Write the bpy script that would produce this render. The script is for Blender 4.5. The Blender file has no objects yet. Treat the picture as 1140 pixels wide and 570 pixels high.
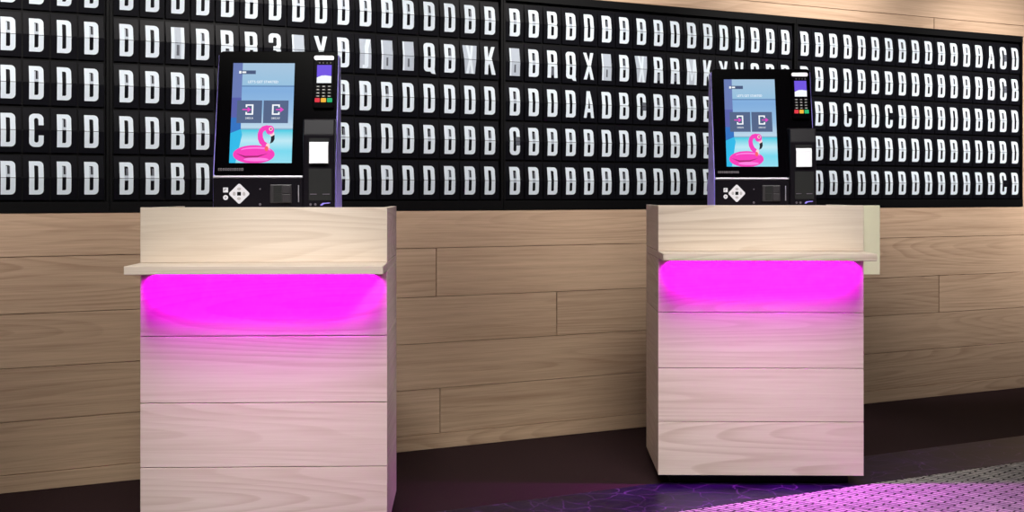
import bpy, bmesh, math, random
from mathutils import Vector, Matrix
from mathutils.geometry import tessellate_polygon

random.seed(7)
C = bpy.context.scene.collection
SC = bpy.context.scene
F = 1500.0          # focal length in pixels of the 1140 px wide frame
H = 1.146           # eye height
R = math.radians


# ------------------------------------------------------------------ helpers
def lin(r, g, b, a=1.0):
    def f(v):
        v /= 255.0
        return v / 12.92 if v <= 0.04045 else ((v + 0.055) / 1.055) ** 2.4
    return (f(r), f(g), f(b), a)


def obj(name, bm, mats, parent=None, loc=None, smooth=False):
    me = bpy.data.meshes.new(name)
    bm.normal_update()
    bm.to_mesh(me)
    bm.free()
    if not isinstance(mats, (list, tuple)):
        mats = [mats]
    for m in mats:
        me.materials.append(m)
    if smooth:
        for p in me.polygons:
            p.use_smooth = True
    o = bpy.data.objects.new(name, me)
    C.objects.link(o)
    if parent:
        o.parent = parent
    if loc:
        o.location = loc
    return o


def thing(name, label, cat, loc=(0, 0, 0), rz=0.0, group=None):
    o = bpy.data.objects.new(name, None)
    o.empty_display_size = 0.1
    C.objects.link(o)
    o.location = loc
    o.rotation_euler = (0, 0, rz)
    o['label'] = label
    o['category'] = cat
    if group:
        o['group'] = group
    return o


def struct(o, label=None):
    o['kind'] = 'structure'
    if label:
        o['label'] = label
    return o


def uvbox(bm, faces, rnd=True, along=None):
    """box-map faces in metres; u runs along the grain."""
    uv = bm.loops.layers.uv.verify()
    ou = random.uniform(0, 40) if rnd else 0.0
    ov = random.uniform(0, 40) if rnd else 0.0
    for f in faces:
        n = f.normal
        a = max(range(3), key=lambda i: abs(n[i]))
        for l in f.loops:
            c = l.vert.co
            if a == 1:
                u, v = c.x, c.z
            elif a == 0:
                u, v = c.y, c.z
            else:
                u, v = (c.x, c.y)
            if along == 'z':
                u, v = v, u
            l[uv].uv = (u + ou, v + ov)


def box(bm, x0, x1, y0, y1, z0, z1, bev=0.0, seg=2, mi=0, uv=True):
    t = bmesh.new()
    bmesh.ops.create_cube(t, size=1.0)
    for v in t.verts:
        v.co = Vector(((x0 + x1) / 2 + v.co.x * (x1 - x0), (y0 + y1) / 2 + v.co.y * (y1 - y0), (z0 + z1) / 2 + v.co.z * (z1 - z0)))
    if bev > 0:
        bmesh.ops.bevel(t, geom=list(t.edges), offset=bev, segments=seg, affect='EDGES', profile=0.5)
    t.normal_update()
    if uv:
        uvbox(t, t.faces)
    for f in t.faces:
        f.material_index = mi
    merge(bm, t)
    return bm


def merge(bm, t, mat=None):
    if mat is not None:
        bmesh.ops.transform(t, matrix=mat, verts=t.verts)
    me = bpy.data.meshes.new('tmp')
    t.to_mesh(me)
    t.free()
    bm.from_mesh(me)
    bpy.data.meshes.remove(me)


def cyl(bm, r, d, mat, seg=24, r2=None, mi=0, bev=0.0):
    t = bmesh.new()
    bmesh.ops.create_cone(t, cap_ends=True, segments=seg, radius1=r, radius2=r if r2 is None else r2, depth=d)
    if bev:
        es = [e for e in t.edges if abs(e.verts[0].co.z - e.verts[1].co.z) < 1e-6]
        bmesh.ops.bevel(t, geom=es, offset=bev, segments=2, affect='EDGES', profile=0.5)
    for f in t.faces:
        f.material_index = mi
    merge(bm, t, mat)


def prism(bm, pts, axis, a0, a1, bev=0.0, mi=0, seg=2):
    """extrude a closed polygon; axis 'x': pts are (y,z); axis 'y': pts are (x,z)."""
    t = bmesh.new()
    vs = []
    for a in (a0, a1):
        vs.append([t.verts.new((a, p[0], p[1]) if axis == 'x' else (p[0], a, p[1])) for p in pts])
    n = len(pts)
    t.faces.new(vs[0])
    t.faces.new(list(reversed(vs[1])))
    for i in range(n):
        j = (i + 1) % n
        t.faces.new((vs[0][j], vs[0][i], vs[1][i], vs[1][j]))
    bmesh.ops.recalc_face_normals(t, faces=t.faces)
    if bev:
        bmesh.ops.bevel(t, geom=list(t.edges), offset=bev, segments=seg, affect='EDGES', profile=0.5)
    for f in t.faces:
        f.material_index = mi
    merge(bm, t)


def flat(bm, outer, holes=(), y=0.0, mi=0):
    """flat polygon facing -y, points are (x,z)."""
    loops = [[Vector((p[0], p[1], 0)) for p in outer]] + [[Vector((p[0], p[1], 0)) for p in h] for h in holes]
    pts = [p for l in loops for p in l]
    vs = [bm.verts.new((p.x, y, p.y)) for p in pts]
    for tr in tessellate_polygon(loops):
        a, b, c = [pts[i] for i in tr]
        ar = (b.x - a.x) * (c.y - a.y) - (c.x - a.x) * (b.y - a.y)
        if abs(ar) < 1e-12:
            continue
        i, j, k = tr if ar > 0 else (tr[0], tr[2], tr[1])
        f = bm.faces.new((vs[i], vs[j], vs[k]))
        f.material_index = mi


def rrect(x0, x1, z0, z1, rl=0.0, rr=None, n=5):
    """rounded rectangle outline, rl / rr = radii of the left / right corners."""
    if rr is None:
        rr = rl
    out = []
    for cx, cz, r, a0 in ((x1 - rr, z0 + rr, rr, -90), (x1 - rr, z1 - rr, rr, 0), (x0 + rl, z1 - rl, rl, 90), (x0 + rl, z0 + rl, rl, 180)):
        if r <= 0:
            out.append((cx, cz))
        else:
            for i in range(n + 1):
                a = R(a0 + 90 * i / n)
                out.append((cx + r * math.cos(a), cz + r * math.sin(a)))
    return out


def ellipse(cx, cz, rx, rz, n=28, a0=0, a1=360):
    return [(cx + rx * math.cos(R(a0 + (a1 - a0) * i / n)), cz + rz * math.sin(R(a0 + (a1 - a0) * i / n))) for i in range(n)]


# ---------------------------------------------------------------- materials
def mat(name, col, rough=0.5, metal=0.0, spec=0.5, noise=0.0, bump=0.0, scale=60.0):
    m = bpy.data.materials.new(name)
    m.use_nodes = True
    nt = m.node_tree
    b = nt.nodes['Principled BSDF']
    b.inputs['Roughness'].default_value = rough
    b.inputs['Metallic'].default_value = metal
    b.inputs['Specular IOR Level'].default_value = spec
    tc = nt.nodes.new('ShaderNodeTexCoord')
    nz = nt.nodes.new('ShaderNodeTexNoise')
    nz.inputs['Scale'].default_value = scale
    nz.inputs['Detail'].default_value = 3
    nt.links.new(tc.outputs['Object'], nz.inputs['Vector'])
    mx = nt.nodes.new('ShaderNodeMix')
    mx.data_type = 'RGBA'
    mx.inputs['A'].default_value = [c * (1 - noise) for c in col[:3]] + [1]
    mx.inputs['B'].default_value = [min(1, c * (1 + noise)) for c in col[:3]] + [1]
    nt.links.new(nz.outputs['Fac'], mx.inputs['Factor'])
    nt.links.new(mx.outputs['Result'], b.inputs['Base Color'])
    if bump:
        bp = nt.nodes.new('ShaderNodeBump')
        bp.inputs['Strength'].default_value = bump
        bp.inputs['Distance'].default_value = 0.002
        nt.links.new(nz.outputs['Fac'], bp.inputs['Height'])
        nt.links.new(bp.outputs['Normal'], b.inputs['Normal'])
    return m


def emis(name, col, st=1.0):
    m = bpy.data.materials.new(name)
    m.use_nodes = True
    b = m.node_tree.nodes['Principled BSDF']
    b.inputs['Base Color'].default_value = (0.01, 0.01, 0.01, 1)
    b.inputs['Specular IOR Level'].default_value = 0.03
    b.inputs['Emission Color'].default_value = col
    b.inputs['Emission Strength'].default_value = st
    return m


def wood(name, light, dark, fine=0.22, loops=0.55, varia=0.10, rough=0.55):
    """pale ash boards: contour-line cathedrals plus fine fibres, one look per board."""
    m = bpy.data.materials.new(name)
    m.use_nodes = True
    nt = m.node_tree
    N, L = nt.nodes, nt.links
    b = N['Principled BSDF']
    b.inputs['Roughness'].default_value = rough
    b.inputs['Specular IOR Level'].default_value = 0.3
    uvn = N.new('ShaderNodeUVMap')
    geo = N.new('ShaderNodeNewGeometry')

    def mth(op, a, bb=None, clamp=False):
        n = N.new('ShaderNodeMath')
        n.operation = op
        n.use_clamp = clamp
        for i, v in enumerate((a, bb)):
            if v is None:
                continue
            if isinstance(v, (int, float)):
                n.inputs[i].default_value = v
            else:
                L.new(v, n.inputs[i])
        return n.outputs[0]

    def noise(su, sv, detail, rgh=0.5, off=0.0):
        mp = N.new('ShaderNodeMapping')
        mp.inputs['Scale'].default_value = (su, sv, 1)
        mp.inputs['Location'].default_value = (off, off * 1.7, 0)
        L.new(uvn.outputs['UV'], mp.inputs['Vector'])
        nz = N.new('ShaderNodeTexNoise')
        nz.noise_dimensions = '2D'
        nz.inputs['Scale'].default_value = 1.0
        nz.inputs['Detail'].default_value = detail
        nz.inputs['Roughness'].default_value = rgh
        L.new(mp.outputs['Vector'], nz.inputs['Vector'])
        return nz.outputs['Fac']

    big = noise(0.42, 6.0, 1.0, 0.3)
    rings = mth('MULTIPLY', big, 15.0)
    fr = mth('FRACT', rings)
    tri = mth('POWER', fr, 2.6)                       # slow rise, sharp late-wood edge
    edge = mth('SUBTRACT', 1.0, mth('POWER', fr, 14.0))
    line = mth('MULTIPLY', tri, edge)
    fib = noise(5.0, 260.0, 2.0, 0.6, 3.1)
    fib2 = noise(0.9, 48.0, 3.0, 0.65, 9.1)
    msk = noise(0.9, 2.2, 1.0, 0.5, 5.7)
    mk = mth('MULTIPLY_ADD', msk, 2.6, True)
    mk.node.inputs[2].default_value = -0.75
    a = mth('MULTIPLY', mth('MULTIPLY', line, loops), mk)
    c = mth('MULTIPLY', mth('SUBTRACT', fib, 0.35), fine * 1.6)
    d = mth('MULTIPLY', mth('SUBTRACT', fib2, 0.38), fine * 2.6)
    tot = mth('ADD', mth('ADD', a, c), d, True)
    mx = N.new('ShaderNodeMix')
    mx.data_type = 'RGBA'
    mx.inputs['A'].default_value = light
    mx.inputs['B'].default_value = dark
    L.new(tot, mx.inputs['Factor'])
    hs = N.new('ShaderNodeHueSaturation')
    L.new(mx.outputs['Result'], hs.inputs['Color'])
    val = mth('MULTIPLY_ADD', geo.outputs['Random Per Island'], varia * 2)
    val.node.inputs[2].default_value = 1.0 - varia
    L.new(val, hs.inputs['Value'])
    L.new(hs.outputs['Color'], b.inputs['Base Color'])
    bp = N.new('ShaderNodeBump')
    bp.inputs['Strength'].default_value = 0.12
    bp.inputs['Distance'].default_value = 0.001
    bp.invert = True
    L.new(tot, bp.inputs['Height'])
    L.new(bp.outputs['Normal'], b.inputs['Normal'])
    return m


M = {}
M['wall_wood'] = wood('pale_ash_wall', lin(210, 180, 154), lin(126, 90, 66), fine=0.26, loops=0.38, varia=0.06)
M['desk_wood'] = wood('bleached_ash_desk', lin(229, 214, 202), lin(166, 136, 112), fine=0.16, loops=0.42, varia=0.03)
M['cream'] = mat('cream_laminate', lin(238, 234, 206), 0.5, noise=0.03)
M['black'] = mat('black_frame', lin(5, 5, 7), 0.5, spec=0.2, noise=0.2)
M['flap'] = mat('charcoal_flap', lin(13, 13, 19), 0.42, spec=0.11, noise=0.1)
M['letter'] = mat('white_letter_print', lin(218, 229, 240), 0.6, noise=0.02)
M['ghost'] = mat('grey_letter_print', lin(178, 188, 202), 0.55, noise=0.05)
M['dim'] = mat('slate_letter_print', lin(88, 92, 104), 0.55, noise=0.05)
M['kick'] = mat('black_toe_kick', lin(14, 12, 14), 0.6, noise=0.2)
M['shell'] = mat('black_plastic', lin(9, 7, 9), 0.4, spec=0.2, noise=0.1, scale=300, bump=0.05)
M['gloss'] = mat('black_glass_bezel', lin(4, 3, 5), 0.1, spec=0.05)
M['violet'] = mat('violet_side_panel', lin(156, 140, 252), 0.4, noise=0.06)
M['silver'] = mat('brushed_silver', lin(214, 208, 220), 0.32, metal=0.7, noise=0.05)
M['printer'] = mat('charcoal_printer', lin(16, 12, 19), 0.4, spec=0.16, noise=0.08, scale=300)
M['slot'] = mat('slot_black', lin(5, 5, 6), 0.7)
M['reader'] = mat('grey_reader_plastic', lin(44, 40, 44), 0.45, noise=0.08)
M['paper'] = mat('receipt_paper', lin(246, 246, 252), 0.7, noise=0.01)
M['key'] = mat('dark_key', lin(26, 23, 26), 0.5, spec=0.3)
M['key_mark'] = mat('pale_key_mark', lin(190, 184, 178), 0.5)
M['screw'] = mat('screw_grey', lin(120, 112, 124), 0.4, metal=0.6)
M['pad_lit'] = emis('lit_white_pad', lin(244, 238, 240), 0.9)
M['pad_key'] = mat('grey_pad_key', lin(186, 180, 182), 0.5)
M['mark'] = mat('dull_grey_marking', lin(92, 82, 90), 0.5)


# --------------------------------------------------------- wall coordinates
def depth(px, c=0.104):
    return H * F / (c * (3200 - px))


PA = Vector((-570 / F * depth(0), depth(0)))
PB = Vector((570 / F * depth(1140), depth(1140)))
U = (PB - PA).normalized()
WANG = math.atan2(U.y, U.x)
WM = Matrix.Translation((PA.x, PA.y, 0)) @ Matrix.Rotation(WANG, 4, 'Z')    # x along the wall, -y towards the room


def wall_t(px):
    q = (px - 570) / F
    return (q * PA.y - PA.x) / (U.x - q * U.y)


# -------------------------------------------------------------- floor, wall
def floor_mats():
    m = bpy.data.materials.new('dark_brown_floor')
    m.use_nodes = True
    nt = m.node_tree
    N, L = nt.nodes, nt.links
    b = N['Principled BSDF']
    b.inputs['Roughness'].default_value = 0.75
    b.inputs['Specular IOR Level'].default_value = 0.05
    tc = N.new('ShaderNodeTexCoord')
    nz = N.new('ShaderNodeTexNoise')
    nz.inputs['Scale'].default_value = 90
    nz.inputs['Detail'].default_value = 5
    L.new(tc.outputs['Object'], nz.inputs['Vector'])
    r = N.new('ShaderNodeValToRGB')
    r.color_ramp.elements[0].color = lin(37, 25, 28)
    r.color_ramp.elements[1].color = lin(54, 38, 42)
    L.new(nz.outputs['Fac'], r.inputs['Fac'])
    L.new(r.outputs['Color'], b.inputs['Base Color'])
    # marble: near black, thin veins; LED strip's violet light painted into both
    k = bpy.data.materials.new('black_marble_led_tint')
    k.use_nodes = True
    nt = k.node_tree
    N, L = nt.nodes, nt.links
    b = N['Principled BSDF']
    b.inputs['Roughness'].default_value = 0.35
    b.inputs['Specular IOR Level'].default_value = 0.1
    tc = N.new('ShaderNodeTexCoord')
    nz = N.new('ShaderNodeTexNoise')
    nz.inputs['Scale'].default_value = 3.0
    nz.inputs['Detail'].default_value = 4
    L.new(tc.outputs['Object'], nz.inputs['Vector'])
    ad = N.new('ShaderNodeMix')
    ad.data_type = 'RGBA'
    ad.blend_type = 'LINEAR_LIGHT'
    ad.inputs['Factor'].default_value = 0.09
    L.new(tc.outputs['Object'], ad.inputs['A'])
    L.new(nz.outputs['Color'], ad.inputs['B'])
    vo = N.new('ShaderNodeTexVoronoi')
    vo.feature = 'DISTANCE_TO_EDGE'
    vo.inputs['Scale'].default_value = 9.0
    L.new(ad.outputs['Result'], vo.inputs['Vector'])
    r = N.new('ShaderNodeValToRGB')
    e = r.color_ramp.elements
    e[0].position = 0.0
    e[0].color = lin(104, 66, 130)
    e[1].position = 0.02
    e[1].color = lin(27, 10, 52)
    L.new(vo.outputs['Distance'], r.inputs['Fac'])
    n2 = N.new('ShaderNodeTexNoise')
    n2.inputs['Scale'].default_value = 5
    n2.inputs['Detail'].default_value = 6
    L.new(tc.outputs['Object'], n2.inputs['Vector'])
    r2 = N.new('ShaderNodeValToRGB')
    r2.color_ramp.elements[0].position = 0.35
    r2.color_ramp.elements[0].color = (0.35, 0.35, 0.35, 1)
    r2.color_ramp.elements[1].position = 0.7
    L.new(n2.outputs['Fac'], r2.inputs['Fac'])
    ml = N.new('ShaderNodeMix')
    ml.data_type = 'RGBA'
    ml.blend_type = 'MULTIPLY'
    ml.inputs['Factor'].default_value = 1
    L.new(r.outputs['Color'], ml.inputs['A'])
    L.new(r2.outputs['Color'], ml.inputs['B'])
    L.new(ml.outputs['Result'], b.inputs['Base Color'])
    return m, k


def carpet_mat():
    m = bpy.data.materials.new('woven_grey_carpet')
    m.use_nodes = True
    nt = m.node_tree
    N, L = nt.nodes, nt.links
    b = N['Principled BSDF']
    b.inputs['Roughness'].default_value = 0.95
    b.inputs['Specular IOR Level'].default_value = 0.1
    tc = N.new('ShaderNodeTexCoord')
    mp = N.new('ShaderNodeMapping')
    mp.inputs['Rotation'].default_value = (0, 0, R(72))
    L.new(tc.outputs['Object'], mp.inputs['Vector'])
    br = N.new('ShaderNodeTexBrick')
    br.inputs['Scale'].default_value = 1.0
    br.inputs['Brick Width'].default_value = 0.10
    br.inputs['Row Height'].default_value = 0.027
    br.inputs['Mortar Size'].default_value = 0.0055
    br.inputs['Mortar Smooth'].default_value = 0.6
    br.inputs['Color1'].default_value = lin(214, 206, 206)
    br.inputs['Color2'].default_value = lin(176, 170, 172)
    br.inputs['Mortar'].default_value = lin(50, 46, 50)
    L.new(mp.outputs['Vector'], br.inputs['Vector'])
    nz = N.new('ShaderNodeTexNoise')
    nz.inputs['Scale'].default_value = 130
    nz.inputs['Detail'].default_value = 3
    L.new(tc.outputs['Object'], nz.inputs['Vector'])
    r = N.new('ShaderNodeValToRGB')
    r.color_ramp.elements[0].position = 0.3
    r.color_ramp.elements[0].color = (0.55, 0.55, 0.55, 1)
    r.color_ramp.elements[1].position = 0.65
    L.new(nz.outputs['Fac'], r.inputs['Fac'])
    ml = N.new('ShaderNodeMix')
    ml.data_type = 'RGBA'
    ml.blend_type = 'MULTIPLY'
    ml.inputs['Factor'].default_value = 1
    L.new(br.outputs['Color'], ml.inputs['A'])
    L.new(r.outputs['Color'], ml.inputs['B'])
    L.new(ml.outputs['Result'], b.inputs['Base Color'])
    bp = N.new('ShaderNodeBump')
    bp.inputs['Strength'].default_value = 0.8
    bp.inputs['Distance'].default_value = 0.006
    bp.invert = True
    L.new(br.outputs['Fac'], bp.inputs['Height'])
    L.new(bp.outputs['Normal'], b.inputs['Normal'])
    return m


def build_room():
    brown, marble = floor_mats()
    T0, T1 = -1.6, 7.4
    bm = bmesh.new()
    box(bm, T0, T1, -1.092, 0.06, -0.06, 0.0, uv=False, mi=0)
    box(bm, T0, T1, -6.6, -1.092, -0.06, 0.0, uv=False, mi=1)
    o = obj('floor', bm, [brown, marble])
    o.matrix_world = WM
    struct(o, 'dark brown floor strip along the wall and black veined marble with painted violet glow before it')
    # carpet with its own pile height
    bm = bmesh.new()
    box(bm, T0, T1, -6.5, -1.54, 0.0, 0.006, bev=0.002, uv=False)
    o = obj('woven_carpet', bm, carpet_mat())
    o.matrix_world = WM
    o['label'] = 'pale grey woven loop carpet on the floor in the lower right corner'
    o['category'] = 'carpet'
    # wall core behind boards and display
    bm = bmesh.new()
    box(bm, T0, T1, 0.06, 0.16, 0.0, 3.2, uv=False)
    o = obj('wall_back', bm, M['black'])
    o.matrix_world = WM
    struct(o)
    # boards: rows with staggered butt joints; the display sits in the band left open
    rows = [(0.0675, 0.271, [1.885]), (0.271, 0.477, [-0.9]), (0.477, 0.686, [2.505, 5.058]), (0.686, 0.906, [1.866]), (0.906, 1.076, []),
            (2.088, 2.152, [5.02]), (2.152, 2.36, [2.1, 6.1]), (2.36, 2.57, [0.6, 4.2]), (2.57, 2.78, [3.0]), (2.78, 3.2, [1.5])]
    bm = bmesh.new()
    g = 0.0011
    for z0, z1, js in rows:
        xs = [T0] + js + [T1]
        for a, b in zip(xs[:-1], xs[1:]):
            box(bm, a + 0.0022, b - 0.0022, 0.0, 0.06, z0 + g, z1 - g, bev=0.0012, seg=1)
    # right of the display the boards run full height
    tr = 5.757
    for z0, z1 in ((1.076, 1.29), (1.29, 1.50), (1.50, 1.71), (1.71, 1.92), (1.92, 2.088)):
        box(bm, tr + g, T1, 0.0, 0.06, z0 + g, z1 - g, bev=0.0012, seg=1)
    o = obj('trim_1', bm, M['wall_wood'])
    o.matrix_world = WM
    struct(o, 'pale ash boards cladding the back wall')
    bm = bmesh.new()
    box(bm, T0, T1, -0.004, 0.06, 0.0, 0.0665, bev=0.0015, seg=1)
    o = obj('baseboard_back', bm, M['wall_wood'])
    o.matrix_world = WM
    struct(o)


# ------------------------------------------------------------------ letters
LW, LH = 0.0545, 0.130


def glyph(ch):
    """list of (outline, holes, material slot); millimetres, centred. slot 0 white, 1 grey, 2 slate."""
    w, h = 27.2, 65.0
    S = []
    if ch in 'DEFO':
        out = rrect(-w, w, -h, h, 0 if ch != 'O' else 15, 17)
        hole = rrect(-7.5, 7.5, -h + 17, h - 17, 0, 6)
        S.append((out, [hole], 0))
        if ch == 'E':       # a faint B bar showing across the counter
            S.append((rrect(-7.5, 7.5, -9, 11), [], 1))
            S.append((rrect(-1.5, 7.5, 11, h - 25), [], 2))
        if ch == 'F':       # upper half of the counter half filled
            S.append((rrect(-7.5, 7.5, 3, 14), [], 1))
            S.append((rrect(-7.5, -2.5, 14, h - 20), [], 1))
            S.append((rrect(2.5, 7.5, 14, h - 20), [], 2))
    elif ch == 'B':
        up = rrect(-w, w - 1.5, 0, h, 0, 14)
        lo = rrect(-w, w, -h, 0, 0, 15)
        out = [(-w, -h)] + [p for p in rrect(-w, w, -h, 3, 0, 15)[:12]] + [p for p in rrect(-w, w - 1.5, -3, h, 0, 14)[:12]] + [(-w, h)]
        out = [(-w, -h)]
        out += [(w - 15 + 15 * math.cos(R(a)), -h + 15 + 15 * math.sin(R(a))) for a in range(-90, 1, 18)]
        out += [(w, -12), (w - 2, -5), (w - 6, 1), (w - 3, 7), (w - 1.5, 14)]
        out += [(w - 16.5 + 15 * math.cos(R(a)), h - 15 + 15 * math.sin(R(a))) for a in range(0, 91, 18)]
        out += [(-w, h)]
        S.append((out, [rrect(-7.5, 7.5, -h + 16, -7, 0, 6), rrect(-7.5, 7, 9, h - 16, 0, 6)], 0))
    elif ch in 'CG':
        o = rrect(-w, w, -h, h, 20, 20, 6)
        # outer outline starts at the lower right corner arc; open the right side between -22 and 22
        outer = [p for p in rrect(-w, w, -h, h, 20, 20, 6)]
        lowr = outer[0:7]
        rest = outer[7:]
        inn = rrect(-8, 8, -h + 17, h - 17, 8, 8, 4)
        ilow, iup, il2, il3 = inn[0:5], inn[5:10], inn[10:15], inn[15:20]
        out = [(w, -20)] + [(8, -20)] + list(reversed(ilow)) + list(reversed(il3)) + list(reversed(il2)) + list(reversed(iup)) + [(8, 20), (w, 20)]
        out += rest + lowr
        S.append((out, [], 0))
        if ch == 'G':
            S.append((rrect(4, w - 1, -18, 18), [], 2))
    elif ch == 'A':
        S.append(([(-w - 2, -h), (-10, h), (10, h), (w + 2, -h), (13, -h), (9, -38), (-9, -38), (-13, -h)], [[(-6, -20), (6, -20), (0, 34)]], 0))
    elif ch == 'K':
        S.append(([(-w, -h), (-w, h), (-9, h), (-9, 14), (10, h), (w + 1, h), (8, 10), (w + 3, -h), (10, -h), (-3, -14), (-9, -24), (-9, -h)], [], 0))
    elif ch == 'X':
        S.append(([(-w - 2, h), (-11, h), (0, 24), (11, h), (w + 2, h), (9.5, 0), (w + 2, -h), (11, -h), (0, -24), (-11, -h), (-w - 2, -h), (-9.5, 0)], [], 0))
    elif ch == 'Y':
        S.append(([(-w - 3, h), (-11, h), (0, 20), (11, h), (w + 3, h), (9.5, -8), (9.5, -h), (-9.5, -h), (-9.5, -8)], [], 0))
    elif ch == 'V':
        S.append(([(-w - 2, h), (-12, h), (0, -20), (12, h), (w + 2, h), (11, -h), (-11, -h)], [], 0))
    elif ch == 'R':
        out = [(-w, -h), (-w, h)] + [(w - 16 + 15 * math.cos(R(a)), h - 15 + 15 * math.sin(R(a))) for a in range(90, -1, -18)]
        out += [(w - 1, 14), (w - 4, 4), (w - 2, -6), (w + 2, -h), (10, -h), (7, -12), (-7.5, -12), (-7.5, -h)]
        S.append((out, [rrect(-7.5, 7.5, 8, h - 17, 0, 6)], 0))
        S.append((rrect(-7.5, 8, -h + 12, -18), [], 2))
    elif ch == 'Q':
        S.append((rrect(-w, w, -h, h, 17, 17), [rrect(-7.5, 7.5, -h + 17, h - 17, 6, 6)], 0))
        S.append(([(2, -h + 4), (w - 2, -h + 16), (w + 4, -h - 10), (12, -h - 8)], [], 0))
        S.append((rrect(-7.5, 7.5, -8, 4), [], 1))
    elif ch == 'T':          # the numeral three
        out = [(-w, -h + 22)] + [(-w + 18 + 18 * math.cos(R(a)), -h + 18 + 18 * math.sin(R(a))) for a in range(180, 271, 18)]
        out += [(w - 18 + 18 * math.cos(R(a)), -h + 18 + 18 * math.sin(R(a))) for a in range(-90, 1, 18)]
        out += [(w, -12), (w - 5, 1), (w - 1, 14)]
        out += [(w - 19 + 18 * math.cos(R(a)), h - 18 + 18 * math.sin(R(a))) for a in range(0, 91, 18)]
        out += [(-w + 18 + 18 * math.cos(R(a)), h - 18 + 18 * math.sin(R(a))) for a in range(90, 181, 18)]
        out += [(-w, 24), (-8, 24), (-8, h - 22), (-4, h - 17), (4, h - 17), (8, h - 22), (7.5, 16), (2, 9), (-8, 9), (-8, -8), (2, -8), (8, -14), (8, -h + 22), (4, -h + 17), (-4, -h + 17), (-8, -h + 22)]
        S.append((out, [], 0))
    elif ch == 'H':          # two letters showing at once: a grey block, brighter stems
        S.append((rrect(-w, w, -h, h), [rrect(-5, 6, -h + 14, -8), rrect(-6, 4, 8, h - 12)], 1))
        S.append((rrect(-w, -13, -h, h), [], 0))
        S.append((rrect(13, w, -h, h), [], 0))
        S.append((rrect(-6, 4, 8, h - 12), [], 1))
        S.append((rrect(-5, 6, -h + 14, -8), [], 2))
    elif ch == 'N':          # paler block, stems at half tone
        S.append((rrect(-w, w, -h, h), [], 1))
        S.append((rrect(-w, -19, -h, h), [], 0))
        S.append((rrect(-4, 5, -h + 16, -12), [], 2))
    elif ch == 'W':          # grey wedge with a white X over it
        S.append(([(-w - 10, h), (w + 10, h), (w - 2, -h), (-w + 2, -h)], [], 1))
        S.append(([(-19, h), (-6, h), (0, 22), (6, h), (19, h), (7.5, 0), (20, -h), (7, -h), (0, -24), (-7, -h), (-20, -h), (-7.5, 0)], [], 0))
    elif ch == 'M':
        S.append((rrect(-w - 3, w + 3, -h, h), [], 1))
        S.append(([(-w - 3, h), (-14, h), (0, -20), (14, h), (w + 3, h), (w + 3, -h), (16, -h), (16, 10), (4, -44), (-4, -44), (-16, 10), (-16, -h), (-w - 3, -h)], [], 0))
    elif ch == 'J':          # white J over a grey block
        S.append((rrect(-w, w, -h, h), [], 1))
        S.append(([(-14, -h), (6, -h), (14, -h + 10), (14, 20), (w, h), (6, h), (-4, 30), (-4, -h + 16), (-14, -h + 16)], [], 0))
    return S


WHAT = {'D': 'D', 'E': 'D', 'F': 'D', 'G': 'C', 'T': '3'}
TILT = R(8)
TILT_LOW = R(3)


def fold(bm, z_split=0.0, gap=0.0009):
    """cut a front-facing mesh at the split line and lean its upper half with the upper flap."""
    out = bmesh.new()
    for up in (True, False):
        t = bm.copy()
        geom = list(t.verts) + list(t.edges) + list(t.faces)
        bmesh.ops.bisect_plane(t, geom=geom, plane_co=(0, 0, gap if up else -gap), plane_no=(0, 0, 1), clear_inner=up, clear_outer=not up)
        if up:
            bmesh.ops.transform(t, matrix=Matrix.Rotation(-TILT, 4, 'X'), verts=t.verts)
        else:
            bmesh.ops.transform(t, matrix=Matrix.Rotation(TILT_LOW, 4, 'X'), verts=t.verts)
        merge(out, t)
    bm.free()
    return out


GM = {}


def glyph_mesh(ch):
    if ch in GM:
        return GM[ch]
    bm = bmesh.new()
    order = {0: 0.0, 1: 0.0, 2: 0.0}
    for i, (out, holes, mi) in enumerate(glyph(ch)):
        flat(bm, [(x / 1000, z / 1000) for x, z in out], [[(x / 1000, z / 1000) for x, z in hh] for hh in holes], y=-0.0006 - 0.00025 * i, mi=mi)
    bm = fold(bm)
    me = bpy.data.meshes.new('letter')
    bm.normal_update()
    bm.to_mesh(me)
    bm.free()
    for k in ('letter', 'ghost', 'dim'):
        me.materials.append(M[k])
    GM[ch] = me
    return me


def flap_mesh(pitch):
    w = pitch / 2 - 0.0028
    bm = bmesh.new()
    up = bmesh.new()
    box(up, -w, w, 0.0, 0.0022, 0.0009, 0.087, bev=0.0007, seg=1, uv=False)
    bmesh.ops.transform(up, matrix=Matrix.Rotation(-TILT, 4, 'X'), verts=up.verts)
    merge(bm, up)
    lo = bmesh.new()
    box(lo, -w, w, 0.0, 0.0022, -0.087, -0.0009, bev=0.0007, seg=1, uv=False)
    bmesh.ops.transform(lo, matrix=Matrix.Rotation(TILT_LOW, 4, 'X'), verts=lo.verts)
    merge(bm, lo)
    # the hinge axle and side clips
    cyl(bm, 0.0016, 2 * w + 0.003, Matrix.Translation((0, 0.0026, 0)) @ Matrix.Rotation(R(90), 4, 'Y'), seg=8)
    me = bpy.data.meshes.new('flap')
    bm.normal_update()
    bm.to_mesh(me)
    bm.free()
    me.materials.append(M['flap'])
    return me


ROWZ = [1.2125 + 0.185 * i for i in range(4, -1, -1)]


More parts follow.
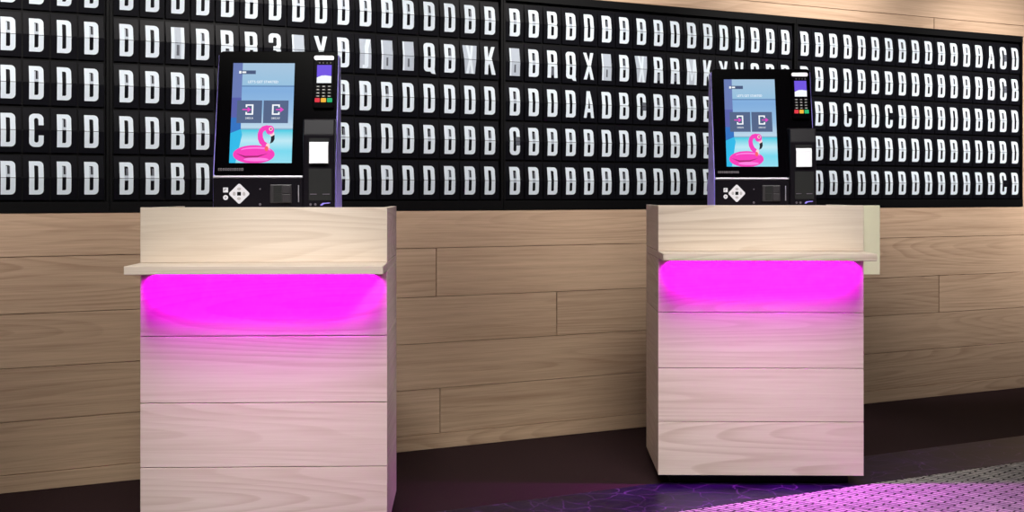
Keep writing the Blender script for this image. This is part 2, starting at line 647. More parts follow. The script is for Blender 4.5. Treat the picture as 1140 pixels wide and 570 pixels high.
def module(label, x0, x1, first, pitch, ncol, text):
    """one panel of the board: a black box with flaps in five rows."""
    root = thing('split_flap_display', label, 'display board', group='split-flap display panels on the back wall')
    root.matrix_world = WM @ Matrix.Translation(((x0 + x1) / 2, 0, 1.0765))
    ox = (x0 + x1) / 2
    hw = (x1 - x0) / 2 - 0.0006
    ht = 1.011
    bm = bmesh.new()
    box(bm, -hw, hw, 0.016, 0.058, 0.0, ht, uv=False)
    # raised border and the rails between the rows
    b = 0.042
    box(bm, -hw, hw, -0.004, 0.016, 0.0, b, bev=0.001, seg=1, uv=False)
    box(bm, -hw, hw, -0.004, 0.016, ht - 0.035, ht, bev=0.001, seg=1, uv=False)
    obj('frame', bm, M['black'], root)
    for a0 in (-hw, hw - 0.012):
        sd = bmesh.new()
        box(sd, a0, a0 + 0.012, -0.003, 0.016, b, ht - 0.035, bev=0.001, seg=1, uv=False)
        obj('side_rail', sd, M['black'], root)
    fm = flap_mesh(pitch)
    for r in range(5):
        for c in range(ncol):
            ch = text[r][c]
            x = first + pitch * c - ox
            f = bpy.data.objects.new('flap', fm)
            C.objects.link(f)
            f.parent = root
            f.location = (x, 0.003, ROWZ[r] - 1.0765)
            l = bpy.data.objects.new('letter', glyph_mesh(ch))
            C.objects.link(l)
            l.parent = f
            l['label'] = 'white printed %s' % ('numeral ' if ch == 'T' else 'letter ') + WHAT.get(ch, ch) if ch not in 'HNWMJ' else 'half-turned grey and white letters'
    return root


def fill(n, base, over):
    rows = []
    rnd = random.Random(n * 13 + len(base))
    for r in range(5):
        row = [base[rnd.randrange(len(base))] for _ in range(n)]
        for (rr, cc), ch in over.items():
            if rr == r:
                row[cc] = ch
        rows.append(row)
    return rows


def build_board():
    module('black split-flap display panel at the far left, cut by the photo edge', 0.030 - 0.1045 * 2 - 0.067, 0.4125,
           0.0301 - 0.1045 * 2, 0.1045, 6, fill(6, 'DFFF', {(3, 3): 'C'}))
    o = {(1, 2): 'H', (1, 3): 'F', (1, 4): 'R', (1, 5): 'R', (1, 6): 'T', (1, 7): 'N', (1, 8): 'Y', (1, 9): 'F', (1, 10): 'J', (1, 11): 'N', (1, 12): 'N',
         (1, 13): 'Q', (1, 14): 'E', (1, 15): 'W', (1, 16): 'K', (2, 15): 'D', (2, 16): 'D', (3, 2): 'B', (4, 2): 'B'}
    module('black split-flap display panel rising behind the kiosk of the left desk', 0.4125, 2.2115, 0.4810, 0.1040, 17, fill(17, 'DFFE', o))
    o = {(0, 2): 'B', (1, 0): 'N', (1, 1): 'E', (1, 2): 'R', (1, 3): 'Q', (1, 4): 'X', (1, 5): 'N', (1, 6): 'E', (1, 7): 'W', (1, 8): 'R', (1, 9): 'R',
         (1, 10): 'M', (1, 11): 'K', (1, 12): 'X', (1, 13): 'V', (1, 14): 'O', (1, 15): 'E', (1, 16): 'E', (2, 4): 'A', (2, 6): 'B', (2, 7): 'G', (3, 0): 'G', (2, 5): 'D'}
    module('black split-flap display panel between the two desks, showing X and A', 2.2115, 3.9925, 2.2779, 0.1030, 17, fill(17, 'EEDE', o))
    o = {(0, 14): 'A', (0, 15): 'G', (1, 15): 'G', (1, 16): 'B', (2, 3): 'C', (2, 6): 'C', (4, 15): 'C'}
    module('black split-flap display panel at the far right beyond the right kiosk', 3.9925, 5.757, 4.0587, 0.1025, 17, fill(17, 'EEFD', o))


# ------------------------------------------------------------------- desks
DW = 0.809          # desk width
DD = 0.60           # desk depth


def desk(label, loc, rz, wing=False):
    root = thing('check_in_desk', label, 'desk', loc, rz, 'pale wood check-in desks')
    w = DW / 2
    yf = -DD / 2
    zs = [0.036, 0.249, 0.461, 0.681, 0.895]
    g = 0.0012
    # front: four boards below the shelf
    bm = bmesh.new()
    for a, b in zip(zs[:-1], zs[1:]):
        box(bm, -w, w, yf, yf + 0.022, a + g, b - g, bev=0.001, seg=1)
    obj('front_panel', bm, M['desk_wood'], root)
    bm = bmesh.new()
    box(bm, -w, w, yf, yf + 0.022, 0.9235, 1.105, bev=0.0012, seg=1)
    obj('upper_panel', bm, M['desk_wood'], root)
    # bag shelf, standing forward of the front
    bm = bmesh.new()
    box(bm, -w, w, yf - 0.215, yf + 0.022, 0.8952, 0.9228, bev=0.002, seg=1)
    sh = obj('shelf', bm, M['desk_wood'], root)
    # led strip in an aluminium channel under the shelf
    bm = bmesh.new()
    yl = yf - 0.0085
    box(bm, -w + 0.035, w - 0.035, yl - 0.005, yl + 0.005, 0.888, 0.8952, uv=False)
    st = obj('led_channel', bm, M['silver'], sh)
    bm = bmesh.new()
    box(bm, -w + 0.04, w - 0.04, yl - 0.004, yl + 0.004, 0.8865, 0.8882, uv=False)
    st = obj('led_strip', bm, M['led'], sh)
    # sides
    for s in (-1, 1):
        bm = bmesh.new()
        x0, x1 = (s * w, s * (w - 0.022)) if s < 0 else (s * (w - 0.022), s * w)
        y0 = yf + 0.0222
        for a, b in zip(zs[:-1] + [0.9235], zs[1:] + [1.105]):
            box(bm, x0, x1, y0, DD / 2, a + g, b - g, bev=0.001, seg=1)
        box(bm, x0, x1, y0, DD / 2, 0.896, 0.9225, bev=0.001, seg=1)
        obj('side_panel', bm, M['desk_wood'], root)
    bm = bmesh.new()
    box(bm, -w + 0.023, w - 0.023, yf + 0.023, DD / 2 - 0.002, 1.060, 1.085, bev=0.001)
    obj('counter_top', bm, M['desk_wood'], root)
    bm = bmesh.new()
    box(bm, -w + 0.05, w - 0.05, yf + 0.055, DD / 2 - 0.02, 0.0, 0.0355, uv=False)
    obj('toe_kick', bm, M['kick'], root)
    bm = bmesh.new()
    box(bm, -w + 0.023, w - 0.023, DD / 2 - 0.03, DD / 2 - 0.008, 0.037, 1.0595, bev=0.001)
    obj('back_panel', bm, M['desk_wood'], root)
    if wing:
        bm = bmesh.new()
        box(bm, w + 0.001, w + 0.089, yf + 0.10, yf + 0.125, 0.826, 1.104, bev=0.0015)
        o = obj('side_wing', bm, M['cream'], root)
        o['label'] = 'plain cream wing standing out from the right side'
    # the light the strip gives
    ld = bpy.data.lights.new('led_light', 'AREA')
    ld.shape = 'RECTANGLE'
    ld.size = DW - 0.09
    ld.size_y = 0.006
    ld.color = LEDCOL
    ld.energy = LEDW
    ld.spread = R(138)
    lo = bpy.data.objects.new('led_light', ld)
    C.objects.link(lo)
    lo.parent = root
    lo.location = (0, yl, 0.8855)
    return root


LEDCOL = (0.82, 0.0, 1.0)
LEDW = 16.0
M['led'] = emis('magenta_led', (0.85, 0.01, 1.0, 1), 2.0)


# ------------------------------------------------------------------ kiosks
def text_mesh(body, height, bold=0.0):
    cu = bpy.data.curves.new('txt', 'FONT')
    cu.body = body
    cu.size = 1.0
    cu.align_x = 'CENTER'
    cu.align_y = 'CENTER'
    cu.offset = bold
    cu.resolution_u = 3
    o = bpy.data.objects.new('txt', cu)
    C.objects.link(o)
    dg = bpy.context.evaluated_depsgraph_get()
    me = bpy.data.meshes.new_from_object(o.evaluated_get(dg))
    bpy.data.objects.remove(o)
    bm = bmesh.new()
    bm.from_mesh(me)
    bpy.data.meshes.remove(me)
    s = height / 0.7
    # xy plane -> xz plane facing -y
    bmesh.ops.transform(bm, matrix=Matrix.Rotation(R(90), 4, 'X') @ Matrix.Scale(s, 4), verts=bm.verts)
    return bm


def fit_w(bm, width):
    xs = [v.co.x for v in bm.verts]
    k = width / (max(xs) - min(xs))
    for v in bm.verts:
        v.co.x *= k
    return bm


def screen_back_mat():
    m = bpy.data.materials.new('screen_pool_picture')
    m.use_nodes = True
    nt = m.node_tree
    N, L = nt.nodes, nt.links
    b = N['Principled BSDF']
    b.inputs['Base Color'].default_value = (0.01, 0.01, 0.01, 1)
    b.inputs['Roughness'].default_value = 0.1
    b.inputs['Specular IOR Level'].default_value = 0.05
    uv = N.new('ShaderNodeUVMap')
    sp = N.new('ShaderNodeSeparateXYZ')
    L.new(uv.outputs['UV'], sp.inputs['Vector'])
    r = N.new('ShaderNodeValToRGB')
    e = r.color_ramp.elements
    e[0].position = 0.0
    e[0].color = lin(150, 222, 240)
    e[1].position = 1.0
    e[1].color = lin(166, 196, 222)
    for p, c in ((0.12, (120, 216, 238)), (0.22, (190, 232, 244)), (0.325, (70, 205, 228)), (0.335, (120, 170, 200)), (0.35, (190, 216, 234)), (0.5, (150, 190, 226)), (0.72, (128, 172, 220)),
                 (0.758, (132, 176, 222)), (0.762, (92, 130, 180)), (0.77, (92, 130, 180)), (0.775, (150, 192, 222))):
        x = e.new(p)
        x.color = lin(*c)
    L.new(sp.outputs['Y'], r.inputs['Fac'])
    L.new(r.outputs['Color'], b.inputs['Emission Color'])
    b.inputs['Emission Strength'].default_value = 1.0
    return m


def kiosk(label, loc, rz, M2):
    root = thing('self_service_kiosk', label, 'kiosk', loc, rz, 'black self-service kiosks on the desks')
    zb = 0.0                       # local z = 0 at the counter top (world 1.0852)
    Z = lambda z: z - 1.0852       # world height -> local
    X0, X1 = -0.205, 0.207
    zt = Z(1.645)
    zl = Z(1.208)
    tl = 0.108                     # how far the top leans back
    th = math.atan2(tl, zt - zl)
    # housing: one body in profile, leaning slab on an upright base
    bm = bmesh.new()
    prism(bm, [(0.0, 0.0), (0.0, zl), (0.012, zl + 0.004), (tl + 0.006, zt), (tl + 0.07, zt - 0.004), (0.19, zl + 0.02), (0.225, zl - 0.012), (0.225, 0.0)], 'x', X0 + 0.004, X1 - 0.004, bev=0.004)
    obj('housing', bm, M['shell'], root)
    # coloured side cheeks
    for s in (-1, 1):
        bm = bmesh.new()
        xa, xb = (X0 - 0.002, X0 + 0.0035) if s < 0 else (X1 - 0.0035, X1 + 0.002)
        prism(bm, [(0.010, 0.0), (0.010, zl + 0.01), (tl + 0.012, zt - 0.008), (tl + 0.074, zt - 0.012), (0.196, zl + 0.02), (0.23, zl - 0.012), (0.23, 0.0)], 'x', xa, xb, bev=0.001, seg=1)
        o = obj('side_cheek', bm, M['violet'], root)
        o['label'] = 'violet side panel'
    # leaning frame: local matrix of the slab face (x right, z up along the slope, -y out)
    S = Matrix.Translation((0, 0.012, zl + 0.004)) @ Matrix.Rotation(-th, 4, 'X')
    hgt = math.hypot(tl, zt - zl)

    def on_slab(o):
        o.matrix_local = S
        return o
    # glossy front glass with rounded corners
    bm = bmesh.new()
    prism(bm, rrect(X0 + 0.001, X1 - 0.001, 0.002, hgt - 0.001, 0.004, 0.004) if False else
          [(X0 + 0.001, 0.003), (X1 - 0.001, 0.003)] + [(X1 - 0.001 - 0.016 + 0.016 * math.cos(R(a)), hgt - 0.017 + 0.016 * math.sin(R(a))) for a in range(0, 91, 15)]
          + [(X0 + 0.001 + 0.016 + 0.016 * math.cos(R(a)), hgt - 0.017 + 0.016 * math.sin(R(a))) for a in range(90, 181, 15)], 'y', -0.006, 0.004, bev=0.0015, seg=1)
    on_slab(obj('front_glass', bm, M['gloss'], root))
    # ------------------------------------------------ touch screen
    sx0, sx1 = -0.154, 0.0575
    sw = sx1 - sx0
    sz1 = hgt - 0.045
    sz0 = 0.0435
    sh = sz1 - sz0
    PX = lambda f: sx0 + f * sw
    PZ = lambda f: sz1 - f * sh
    bm = bmesh.new()
    flat(bm, [(sx0, sz0), (sx1, sz0), (sx1, sz1), (sx0, sz1)], y=-0.0068)
    uv = bm.loops.layers.uv.verify()
    for f in bm.faces:
        for l in f.loops:
            l[uv].uv = ((l.vert.co.x - sx0) / sw, (l.vert.co.z - sz0) / sh)
    scr = obj('touch_screen', bm, M2['scr'], root)
    on_slab(scr)
    scr['label'] = 'lit touch screen with a pool picture'
    y = -0.0070

    def layer(name, polys, mats, lab=None):
        b = bmesh.new()
        for out, holes, mi, yy in polys:
            flat(b, [(PX(p[0]), PZ(p[1])) for p in out], [[(PX(p[0]), PZ(p[1])) for p in hh] for hh in holes], y=y - yy, mi=mi)
        o = obj(name, b, mats, scr)
        if lab:
            o['label'] = lab
        return o
    Rf = lambda x0, x1, z0, z1: [(x0, z1), (x1, z1), (x1, z0), (x0, z0)]
    layer('pool_wall', [([(0, 0), (0.155, 0), (0.155, 0.35), (0, 0.35)], [], 0, 0), ([(0, 0.35), (0.155, 0.35), (0.16, 0.55), (0, 0.55)], [], 1, 0),
                        ([(0, 0.55), (0.16, 0.55), (0.165, 0.665), (0, 0.705)], [], 2, 0), ([(0, 0.705), (0.165, 0.665), (0.19, 0.72), (0.10, 1.0), (0, 1.0)], [], 3, 0)], [M2['w0'], M2['w1'], M2['w2'], M2['w3']])
    layer('status_pill', [(Rf(0.10, 0.37, 0.075, 0.112), [], 0, 0.0001), (Rf(0.10, 0.135, 0.08, 0.107), [], 1, 0.0002), (Rf(0.15, 0.215, 0.085, 0.102), [], 1, 0.0002)], [M2['pill'], M2['white']])
    b = fit_w(text_mesh("LET'S GET STARTED", 0.0088, 0.01), sw * 0.49)
    for v in b.verts:
        v.co += Vector((PX(0.495), y - 0.0003, PZ(0.192)))
    obj('headline', b, M2['white'], scr)
    for k, (a, c, word) in enumerate(((0.09, 0.493, 'CHECK IN'), (0.517, 0.92, 'CHECK OUT'))):
        t = layer('screen_button', [(Rf(a, c, 0.378, 0.605), [], 0, 0.0002)], [M2['btn']], 'grey button reading ' + word)
        mx = (a + c) / 2
        wd = 0.063
        z0, z1 = 0.418, 0.522
        zc = (z0 + z1) / 2
        s = 0.026
        sd = 0.0135
        if k == 0:
            br = [(mx - wd, z0), (mx + wd, z0), (mx + wd, z1), (mx - wd, z1), (mx - wd, zc + 0.024), (mx - wd + s, zc + 0.024), (mx - wd + s, z1 - sd), (mx + wd - s, z1 - sd),
                  (mx + wd - s, z0 + sd), (mx - wd + s, z0 + sd), (mx - wd + s, zc - 0.024), (mx - wd, zc - 0.024)]
            ar = [(mx - 0.115, zc - 0.006), (mx - 0.03, zc - 0.006), (mx - 0.03, zc - 0.028), (mx + 0.028, zc), (mx - 0.03, zc + 0.028), (mx - 0.03, zc + 0.006), (mx - 0.115, zc + 0.006)]
        else:
            br = [(mx - wd, z0), (mx + wd, z0), (mx + wd, zc - 0.024), (mx + wd - s, zc - 0.024), (mx + wd - s, z0 + sd), (mx - wd + s, z0 + sd), (mx - wd + s, z1 - sd),
                  (mx + wd - s, z1 - sd), (mx + wd - s, zc + 0.024), (mx + wd, zc + 0.024), (mx + wd, z1), (mx - wd, z1)]
            ar = [(mx, zc - 0.006), (mx + 0.07, zc - 0.006), (mx + 0.07, zc - 0.028), (mx + 0.13, zc), (mx + 0.07, zc + 0.028), (mx + 0.07, zc + 0.006), (mx, zc + 0.006)]
        layer('door_icon', [(br, [], 0, 0.0004), (ar, [], 1, 0.0006)], [M2['white'], M2['pinkarrow']])
        b = fit_w(text_mesh(word, 0.0062, 0.012), sw * (0.125 if k == 0 else 0.14))
        for v in b.verts:
            v.co += Vector((PX(mx), y - 0.0005, PZ(0.557)))
        obj('caption', b, M2['white'], scr)
    # pink inflatable bird ring floating in the pool
    asp = sw / sh

    def arc(cx, cz, r0, r1, a0, a1, n=16):
        o = [(cx + r0 * math.cos(R(a0 + (a1 - a0) * i / n)), cz - r0 * asp * math.sin(R(a0 + (a1 - a0) * i / n))) for i in range(n + 1)]
        i_ = [(cx + r1 * math.cos(R(a0 + (a1 - a0) * i / n)), cz - r1 * asp * math.sin(R(a0 + (a1 - a0) * i / n))) for i in range(n, -1, -1)]
        return o + i_
    E = lambda cx, cz, rx, rz, a0=0, a1=360: [(p[0], min(1.0, cz + cz - p[1])) for p in ellipse(cx, cz, rx, rz * asp, 32, a0, a1)]
    ring = E(0.39, 0.915, 0.335, 0.155)
    neck = [(0.66, 0.635), (0.58, 0.626), (0.51, 0.638), (0.46, 0.67), (0.438, 0.715), (0.445, 0.765), (0.475, 0.808), (0.53, 0.838), (0.63, 0.85),
            (0.61, 0.81), (0.555, 0.785), (0.528, 0.75), (0.52, 0.715), (0.53, 0.692), (0.56, 0.678), (0.61, 0.69)]
    layer('flamingo_float', [
        (ring, [], 0, 0.0001),
        (E(0.42, 0.872, 0.24, 0.05), [], 2, 0.0002), (E(0.41, 0.885, 0.25, 0.045), [], 0, 0.0003),
        ([(0.10, 0.905), (0.25, 0.93), (0.45, 0.928), (0.62, 0.905), (0.45, 0.945), (0.25, 0.948)], [], 1, 0.0004),
        (E(0.43, 0.965, 0.2, 0.03), [], 2, 0.0004),
        (neck, [], 0, 0.0005), (E(0.635, 0.675, 0.068, 0.078), [], 0, 0.0006),
        ([(0.615, 0.705), (0.645, 0.712), (0.70, 0.69), (0.712, 0.73), (0.66, 0.745)], [], 4, 0.0006),
        ([(0.655, 0.74), (0.712, 0.722), (0.715, 0.765), (0.69, 0.795), (0.645, 0.81), (0.655, 0.775)], [], 5, 0.0008),
        (E(0.648, 0.664, 0.03, 0.032), [], 4, 0.0008), (E(0.65, 0.664, 0.016, 0.018), [], 1, 0.0010),
        (E(0.61, 0.835, 0.032, 0.05), [], 4, 0.0007), (E(0.59, 0.86, 0.03, 0.045), [], 3, 0.0009)],
        [M2['pink'], M2['darkpink'], M2['palepink'], M2['coral'], M2['blush'], M2['ink']], 'pink inflatable ring shaped like a bird')
    # dull maker's wording under the screen
    b = bmesh.new()
    xx = -0.190
    rn = random.Random(3)
    while xx < -0.105:
        wd = rn.uniform(0.004, 0.008)
        flat(b, rrect(xx, xx + wd, 0.0165, 0.0255), [rrect(xx + wd * .35, xx + wd * .75, 0.019, 0.0225)], y=-0.0066)
        xx += wd + 0.0022
    on_slab(obj('maker_marking', b, M['mark'], root))
    # ------------------------------------------------ silver line on the base
    bm = bmesh.new()
    box(bm, X0 + 0.001, 0.0975, -0.008, 0.0, zl - 0.0035, zl + 0.0035, bev=0.0012, uv=False)
    obj('silver_trim', bm, M['silver'], root)
    bm = bmesh.new()
    box(bm, X0 + 0.001, 0.0975, -0.005, 0.0, 0.0, zl - 0.0037, bev=0.0015, uv=False)
    base = obj('base_front', bm, M['printer'], root)
    yb = -0.005
    # navigation pad: lit diamond, four grey keys round a dark one
    nx, nz = -0.116, Z(1.1505)
    bm = bmesh.new()
    d = 0.034
    pts = []
    for i in range(4):
        a = 90 * i
        c = Vector((math.cos(R(a)), math.sin(R(a)))) * (d - 0.006)
        for j in (-35, 0, 35):
            pts.append((nx + c.x + 0.006 * math.cos(R(a + j)), nz + c.y + 0.006 * math.sin(R(a + j))))
    prism(bm, pts, 'y', yb - 0.004, yb, bev=0.001, seg=1)
    pad = obj('navigation_pad', bm, M['pad_lit'], root)
    pad['label'] = 'white lit diamond pad with arrow keys'
    for i in range(4):
        a = R(90 * i)
        cx, cz = nx + 0.0165 * math.cos(a), nz + 0.0165 * math.sin(a)
        t = bmesh.new()
        prism(t, ellipse(cx, cz, 0.0068 if i % 2 else 0.0052, 0.0052 if i % 2 else 0.0068, 12), 'y', yb - 0.0056, yb - 0.0038, bev=0.0006, seg=1)
        obj('arrow_key', t, M['pad_key'], pad)
    t = bmesh.new()
    box(t, nx - 0.0065, nx + 0.0065, yb - 0.006, yb - 0.0038, nz - 0.0065, nz + 0.0065, bev=0.001, uv=False)
    obj('centre_key', t, M['shell'], pad)
    # two small lit keys beside the pad
    t = bmesh.new()
    box(t, -0.170, -0.1535, yb - 0.003, yb, Z(1.155), Z(1.1715), bev=0.001, uv=False)
    k1 = obj('square_button', t, M['pad_lit'], root)
    t = bmesh.new()
    flat(t, [(-0.166, Z(1.1675)), (-0.158, Z(1.1675)), (-0.158, Z(1.1655)), (-0.164, Z(1.1655)), (-0.164, Z(1.159)), (-0.166, Z(1.159))], y=yb - 0.0034)
    obj('button_mark', t, M['key'], k1)
    t = bmesh.new()
    cyl(t, 0.0085, 0.003, Matrix.Translation((-0.1618, yb - 0.0015, Z(1.1375))) @ Matrix.Rotation(R(90), 4, 'X'), bev=0.0008)
    k2 = obj('round_button', t, M['pad_lit'], root)
    t = bmesh.new()
    flat(t, ellipse(-0.1618, Z(1.1375), 0.0035, 0.0035, 12), [ellipse(-0.1618, Z(1.1375), 0.0022, 0.0022, 12)], y=yb - 0.0034)
    obj('button_mark', t, M['key'], k2)
    for zz, rr in ((1.1665, 0.0026), (1.114, 0.0042)):
        t = bmesh.new()
        cyl(t, rr, 0.003, Matrix.Translation((-0.046, yb - 0.001, Z(zz))) @ Matrix.Rotation(R(90), 4, 'X'), seg=16, bev=0.0006)
        obj('socket', t, M['screw'], root)
    # card reader with a dark mouth
    bm = bmesh.new()
    cx0, cx1, cz0, cz1 = -0.012, 0.061, Z(1.119), Z(1.182)
    box(bm, cx0, cx1, yb - 0.006, yb, cz0, cz1, bev=0.002, uv=False)
    cr = obj('card_reader', bm, M['reader'], root)
    bm = bmesh.new()
    for a, b2 in ((cz0 + 0.004, (cz0 + cz1) / 2 - 0.001), ((cz0 + cz1) / 2 + 0.001, cz1 - 0.004)):
        box(bm, cx0 + 0.012, cx0 + 0.040, yb - 0.0066, yb - 0.0055, a, b2, uv=False)
    obj('card_mouth', bm, M['slot'], cr)
    bm = bmesh.new()
    box(bm, cx0 + 0.042, cx1 - 0.004, yb - 0.011, yb - 0.0055, cz0 + 0.003, (cz0 + cz1) / 2 - 0.0012, bev=0.0012, uv=False)
    box(bm, cx0 + 0.042, cx1 - 0.004, yb - 0.011, yb - 0.0055, (cz0 + cz1) / 2 + 0.0012, cz1 - 0.003, bev=0.0012, uv=False)
    obj('card_guide', bm, M['reader'], cr)
    bm = bmesh.new()
    box(bm, 0.082, 0.0855, yb - 0.003, yb, Z(1.122), Z(1.180), bev=0.0008, uv=False)
    o = obj('swipe_bar', bm, M['silver'], root)
    # ------------------------------------------------ receipt printer standing proud on the right
    px0, px1 = 0.100, 0.2065
    ztop = Z(1.406)
    bm = bmesh.new()
    prism(bm, [(-0.020, 0.0), (-0.020, ztop - 0.055), (-0.006, ztop), (0.075, ztop + 0.004), (0.02, 0.0)], 'x', px0, px1, bev=0.004)
    pr = obj('receipt_printer', bm, M['printer'], root)
    yp = -0.020
    bm = bmesh.new()
    box(bm, 0.122, 0.189, yp - 0.002, yp + 0.001, Z(1.250), Z(1.340), uv=False)
    obj('paper_slot', bm, M['slot'], pr)
    bm = bmesh.new()
    # the paper tongue curls out of the slot and hangs down
    prof = [(yp - 0.002, Z(1.327)), (yp - 0.008, Z(1.324)), (yp - 0.0115, Z(1.316)), (yp - 0.012, Z(1.254)), (yp - 0.0112, Z(1.254)), (yp - 0.0107, Z(1.315)), (yp - 0.0074, Z(1.3232)), (yp - 0.002, Z(1.326))]
    prism(bm, prof, 'x', 0.1225, 0.186)
    o = obj('receipt', bm, M['paper'], pr)
    o['label'] = 'white paper receipt'
    bm = bmesh.new()
    box(bm, 0.120, 0.1965, yp - 0.0012, yp + 0.001, Z(1.128), Z(1.236), uv=False)
    pt = obj('pick_up_tray', bm, M['slot'], pr)
    bm = bmesh.new()
    for a, b2 in ((0.124, 0.146), (0.166, 0.190)):
        box(bm, a, b2, yp - 0.003, yp - 0.001, Z(1.1475), Z(1.1505), uv=False)
    obj('tray_clip', bm, M['screw'], pr)
    for sxx in (0.126, 0.142):
        t = bmesh.new()
        cyl(t, 0.0042, 0.003, Matrix.Translation((sxx, yp - 0.001, Z(1.114))) @ Matrix.Rotation(R(90), 4, 'X'), seg=14, bev=0.0006)
        obj('socket', t, M['screw'], pr)
    t = bmesh.new()
    prism(t, [(0.158, Z(1.112)), (0.166, Z(1.119)), (0.192, Z(1.121)), (0.192, Z(1.118)), (0.172, Z(1.116)), (0.164, Z(1.110))], 'y', yp - 0.003, yp + 0.0005)
    obj('release_catch', t, M['violet'], pr)
    # ------------------------------------------------ card terminal on the slab
    tz0, tz1 = hgt - 0.213, hgt - 0.018
    tx0, tx1 = 0.1245, 0.1955
    bm = bmesh.new()
    prism(bm, rrect(tx0, tx1, tz0, tz1, 0.008, 0.008, 4), 'y', -0.020, -0.006, bev=0.002)
    tm = obj('card_terminal', bm, M['gloss'], root)
    on_slab(tm)
    yt = -0.020
    bm = bmesh.new()
    prism(bm, rrect(tx0 + 0.001, tx1 - 0.001, tz1 - 0.021, tz1 - 0.004, 0.007, 0.007, 4), 'y', yt - 0.004, yt + 0.001, bev=0.0012, seg=1)
    obj('silver_cap', bm, M['silver'], tm)
    bm = bmesh.new()
    lx0, lx1, lz0, lz1 = tx0 + 0.012, tx1 - 0.009, tz1 - 0.104, tz1 - 0.038
    flat(bm, [(lx0, lz0 + 0.022), (lx1, lz0 + 0.022), (lx1, lz1), (lx0, lz1)], y=yt - 0.0008, mi=0)
    flat(bm, [(lx0, lz0), (lx1, lz0), (lx1, lz0 + 0.025), (lx0 + 0.030, lz0 + 0.028), (lx0 + 0.016, lz0 + 0.027), (lx0, lz0 + 0.020)], y=yt - 0.001, mi=1)
    o = obj('terminal_screen', bm, [M2['lilac'], M2['white']], tm)
    o['label'] = 'lit violet and white terminal screen'
    t = bmesh.new()
    for i in range(4):
        xx = lx0 + 0.006 + i * 0.0125
        flat(t, rrect(xx, xx + 0.005, tz1 - 0.032, tz1 - 0.028), y=yt - 0.0006)
    obj('contactless_lights', t, M['mark'], tm)
    for r in range(4):
        for c in range(3):
            kx = lx0 + 0.004 + c * 0.0195
            kz = lz0 - 0.013 - r * 0.0118
            t = bmesh.new()
            box(t, kx - 0.006, kx + 0.0085, yt - 0.002, yt + 0.001, kz - 0.0036, kz + 0.0036, bev=0.001, seg=1, uv=False)
            flat(t, rrect(kx - 0.003, kx + 0.005, kz - 0.0013, kz + 0.0015), y=yt - 0.0024, mi=1)
            obj('key', t, [M['key'], M['key_mark']], tm)
    for c, k in enumerate(('red', 'yellow', 'green')):
        kx = lx0 + 0.003 + c * 0.0210
        kz = lz0 - 0.0625
        t = bmesh.new()
        box(t, kx - 0.008, kx + 0.0095, yt - 0.003, yt + 0.001, kz - 0.0075, kz + 0.0075, bev=0.0016, seg=1, uv=False)
        o = obj('key', t, M[k], tm)
        o['label'] = k + ' lit key'
    return root


M['red'] = emis('red_lit_key', lin(236, 56, 72), 0.9)
M['yellow'] = emis('yellow_lit_key', lin(250, 186, 60), 0.95)
M['green'] = emis('green_lit_key', lin(40, 190, 120), 0.9)
M2 = {'scr': screen_back_mat()}
for k, c in (('w0', (104, 122, 180)), ('w1', (86, 94, 168)), ('w2', (44, 112, 192)), ('w3', (40, 184, 232)), ('pill', (72, 88, 124)), ('white', (246, 250, 255)), ('btn', (80, 98, 134)),
             ('pinkarrow', (226, 70, 196)), ('pink', (246, 56, 186)), ('darkpink', (168, 26, 110)), ('palepink', (255, 130, 226)), ('coral', (250, 92, 104)), ('blush', (255, 214, 220)),
             ('ink', (14, 14, 30)), ('lilac', (112, 84, 226))):
    M2[k] = emis('screen_' + k, lin(*c), 1.0)

build_room()
build_board()

# desk 1: centre of the face at px 294, depth 4.44; desk 2: px 847, depth 5.325
D1, D2 = 4.44, 5.325
A1, A2 = R(2.0), R(-1.2)


def place(px, d, ang):
    c = Vector(((px - 570) * d / F, d, 0))
    return c + Matrix.Rotation(ang, 4, 'Z').to_3x3() @ Vector((0, DD / 2, 0))


P1 = place(294, D1, A1)
P2 = place(847, D2, A2)
desk('nearer pale wood check-in desk on the left with pink glow under its shelf', P1, A1)
desk('farther pale wood check-in desk on the right with a cream side wing', P2, A2, wing=True)


def on_desk(P, ang, px, d):
    return Vector(((px - 570) * d / F, d, 1.0852))


k1 = kiosk('black touch-screen kiosk standing on the left desk, violet edge at right', on_desk(P1, A1, 305, D1 + 0.13), A1, M2)
k2 = kiosk('black touch-screen kiosk standing on the right desk, violet edge at left', on_desk(P2, A2, 851.5, D2 + 0.13), A2, M2)

k1.scale = (1.0, 1.0, 0.992)
k2.scale = (0.985, 1.0, 1.03)


# ------------------------------------------------------------------- lights
def area(name, loc, target, size, sy, power, col=(1, 1, 1), spread=180):
    l = bpy.data.lights.new(name, 'AREA')
    l.shape = 'RECTANGLE'
    l.size = size
    l.size_y = sy
    l.energy = power
    l.color = col
    l.spread = R(spread)
    o = bpy.data.objects.new(name, l)
    C.objects.link(o)
    o.location = loc
    o.rotation_euler = (Vector(target) - Vector(loc)).to_track_quat('-Z', 'Y').to_euler()
    return o


def spot(name, loc, target, power, ang, blend=1.0, col=(1, 1, 1), r=0.15):
    l = bpy.data.lights.new(name, 'SPOT')
    l.energy = power
    l.color = col
    l.spot_size = R(ang)
    l.spot_blend = blend
    l.shadow_soft_size = r
    o = bpy.data.objects.new(name, l)
    C.objects.link(o)
    o.location = loc
    o.rotation_euler = (Vector(target) - Vector(loc)).to_track_quat('-Z', 'Y').to_euler()
    return o


def wp(t, off, z):
    v = WM @ Vector((t, off, z))
    return (v.x, v.y, v.z)


WARM = (1.0, 0.95, 0.89)
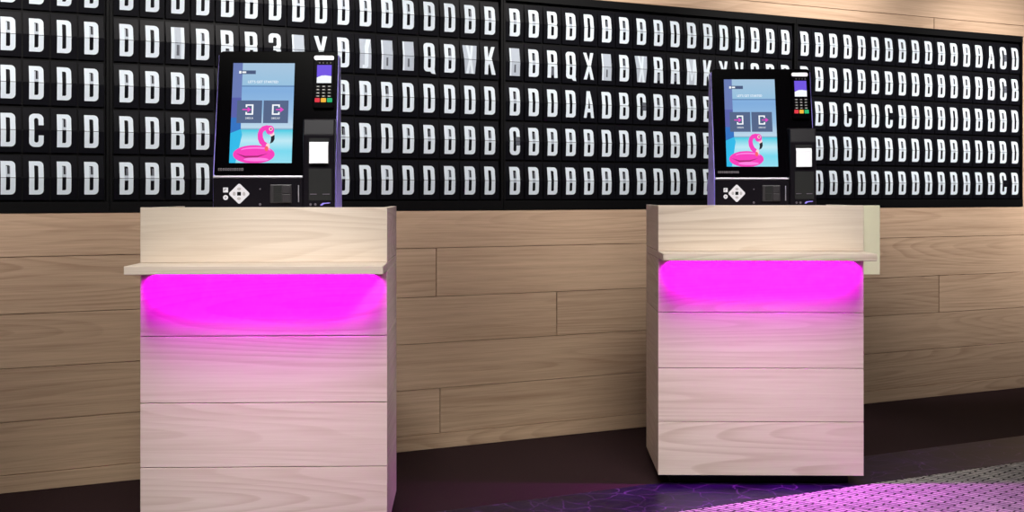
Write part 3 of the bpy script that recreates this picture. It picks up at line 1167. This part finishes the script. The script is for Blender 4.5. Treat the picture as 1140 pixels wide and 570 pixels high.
# track spots on the two desks
def track(P, ang, power):
    fwd = Matrix.Rotation(ang, 3, 'Z') @ Vector((0, -1, 0))
    face = P + fwd * (DD / 2)
    spot('track_and_fill_spot', face + fwd * 2.0 + Vector((0, 0, 3.0)), (face.x, face.y, 0.50), power, 43, 1.0, (1.0, 0.98, 0.885), 0.9)


track(P1, A1, 660)
track(P2, A2, 660)
for k in (k1, k2):
    v = k.location
    spot('track_and_fill_spot', (v.x * 0.8, v.y - 1.7, 3.05), (v.x + 0.08, v.y + 0.02, 1.30), 150, 19, 1.0, (0.97, 0.97, 1.0), 0.12)  # fill spot added to brighten the kiosk and its receipt
for t in (4.7, 5.9):
    spot('wall_wash_and_fill', wp(t, -2.2, 3.1), wp(t, 0, 2.05), 110, 46, 1.0, WARM, 0.2)  # extra row added to brighten the upper boards at right
# wall washers along the wall
for t in (-0.2, 1.2, 2.6, 4.0, 5.4, 6.6):
    spot('wall_wash_and_fill', wp(t, -1.9, 3.1), wp(t, 0, 1.8 if t < 5 else 1.4), 335 if t < 5 else 400, 48, 1.0, WARM, 0.2)

spot('fill_spot', (2.3, 3.0, 3.1), (1.95, 4.25, 0), 260, 30, 1.0, (1, 0.97, 0.95), 0.3)  # added fill that whitens the carpet at right
spot('fill_spot', (1.5, 3.4, 3.0), (-0.42, 4.7, 0.65), 200, 17, 1.0, (1, 0.96, 0.92), 0.4)  # added fill for the dim right side of the left desk

w = bpy.data.worlds.new('room_ambient')
SC.world = w
w.use_nodes = True
w.node_tree.nodes['Background'].inputs['Color'].default_value = (0.9, 0.9, 1.0, 1)
w.node_tree.nodes['Background'].inputs['Strength'].default_value = 0.022

# ------------------------------------------------------------------- camera
cam = bpy.data.cameras.new('camera')
cam.sensor_width = 36
cam.lens = F / 1140 * 36
cam.shift_y = -68 / 1140
cam.clip_start = 0.05
co = bpy.data.objects.new('camera', cam)
C.objects.link(co)
co.location = (0, 0, H)
co.rotation_euler = (R(90), 0, 0)
SC.camera = co
SC.view_settings.view_transform = 'Standard'
SC.view_settings.look = 'None'
SC.view_settings.gamma = 1
SC.view_settings.exposure = 0.0
SC.view_settings.use_curve_mapping = False
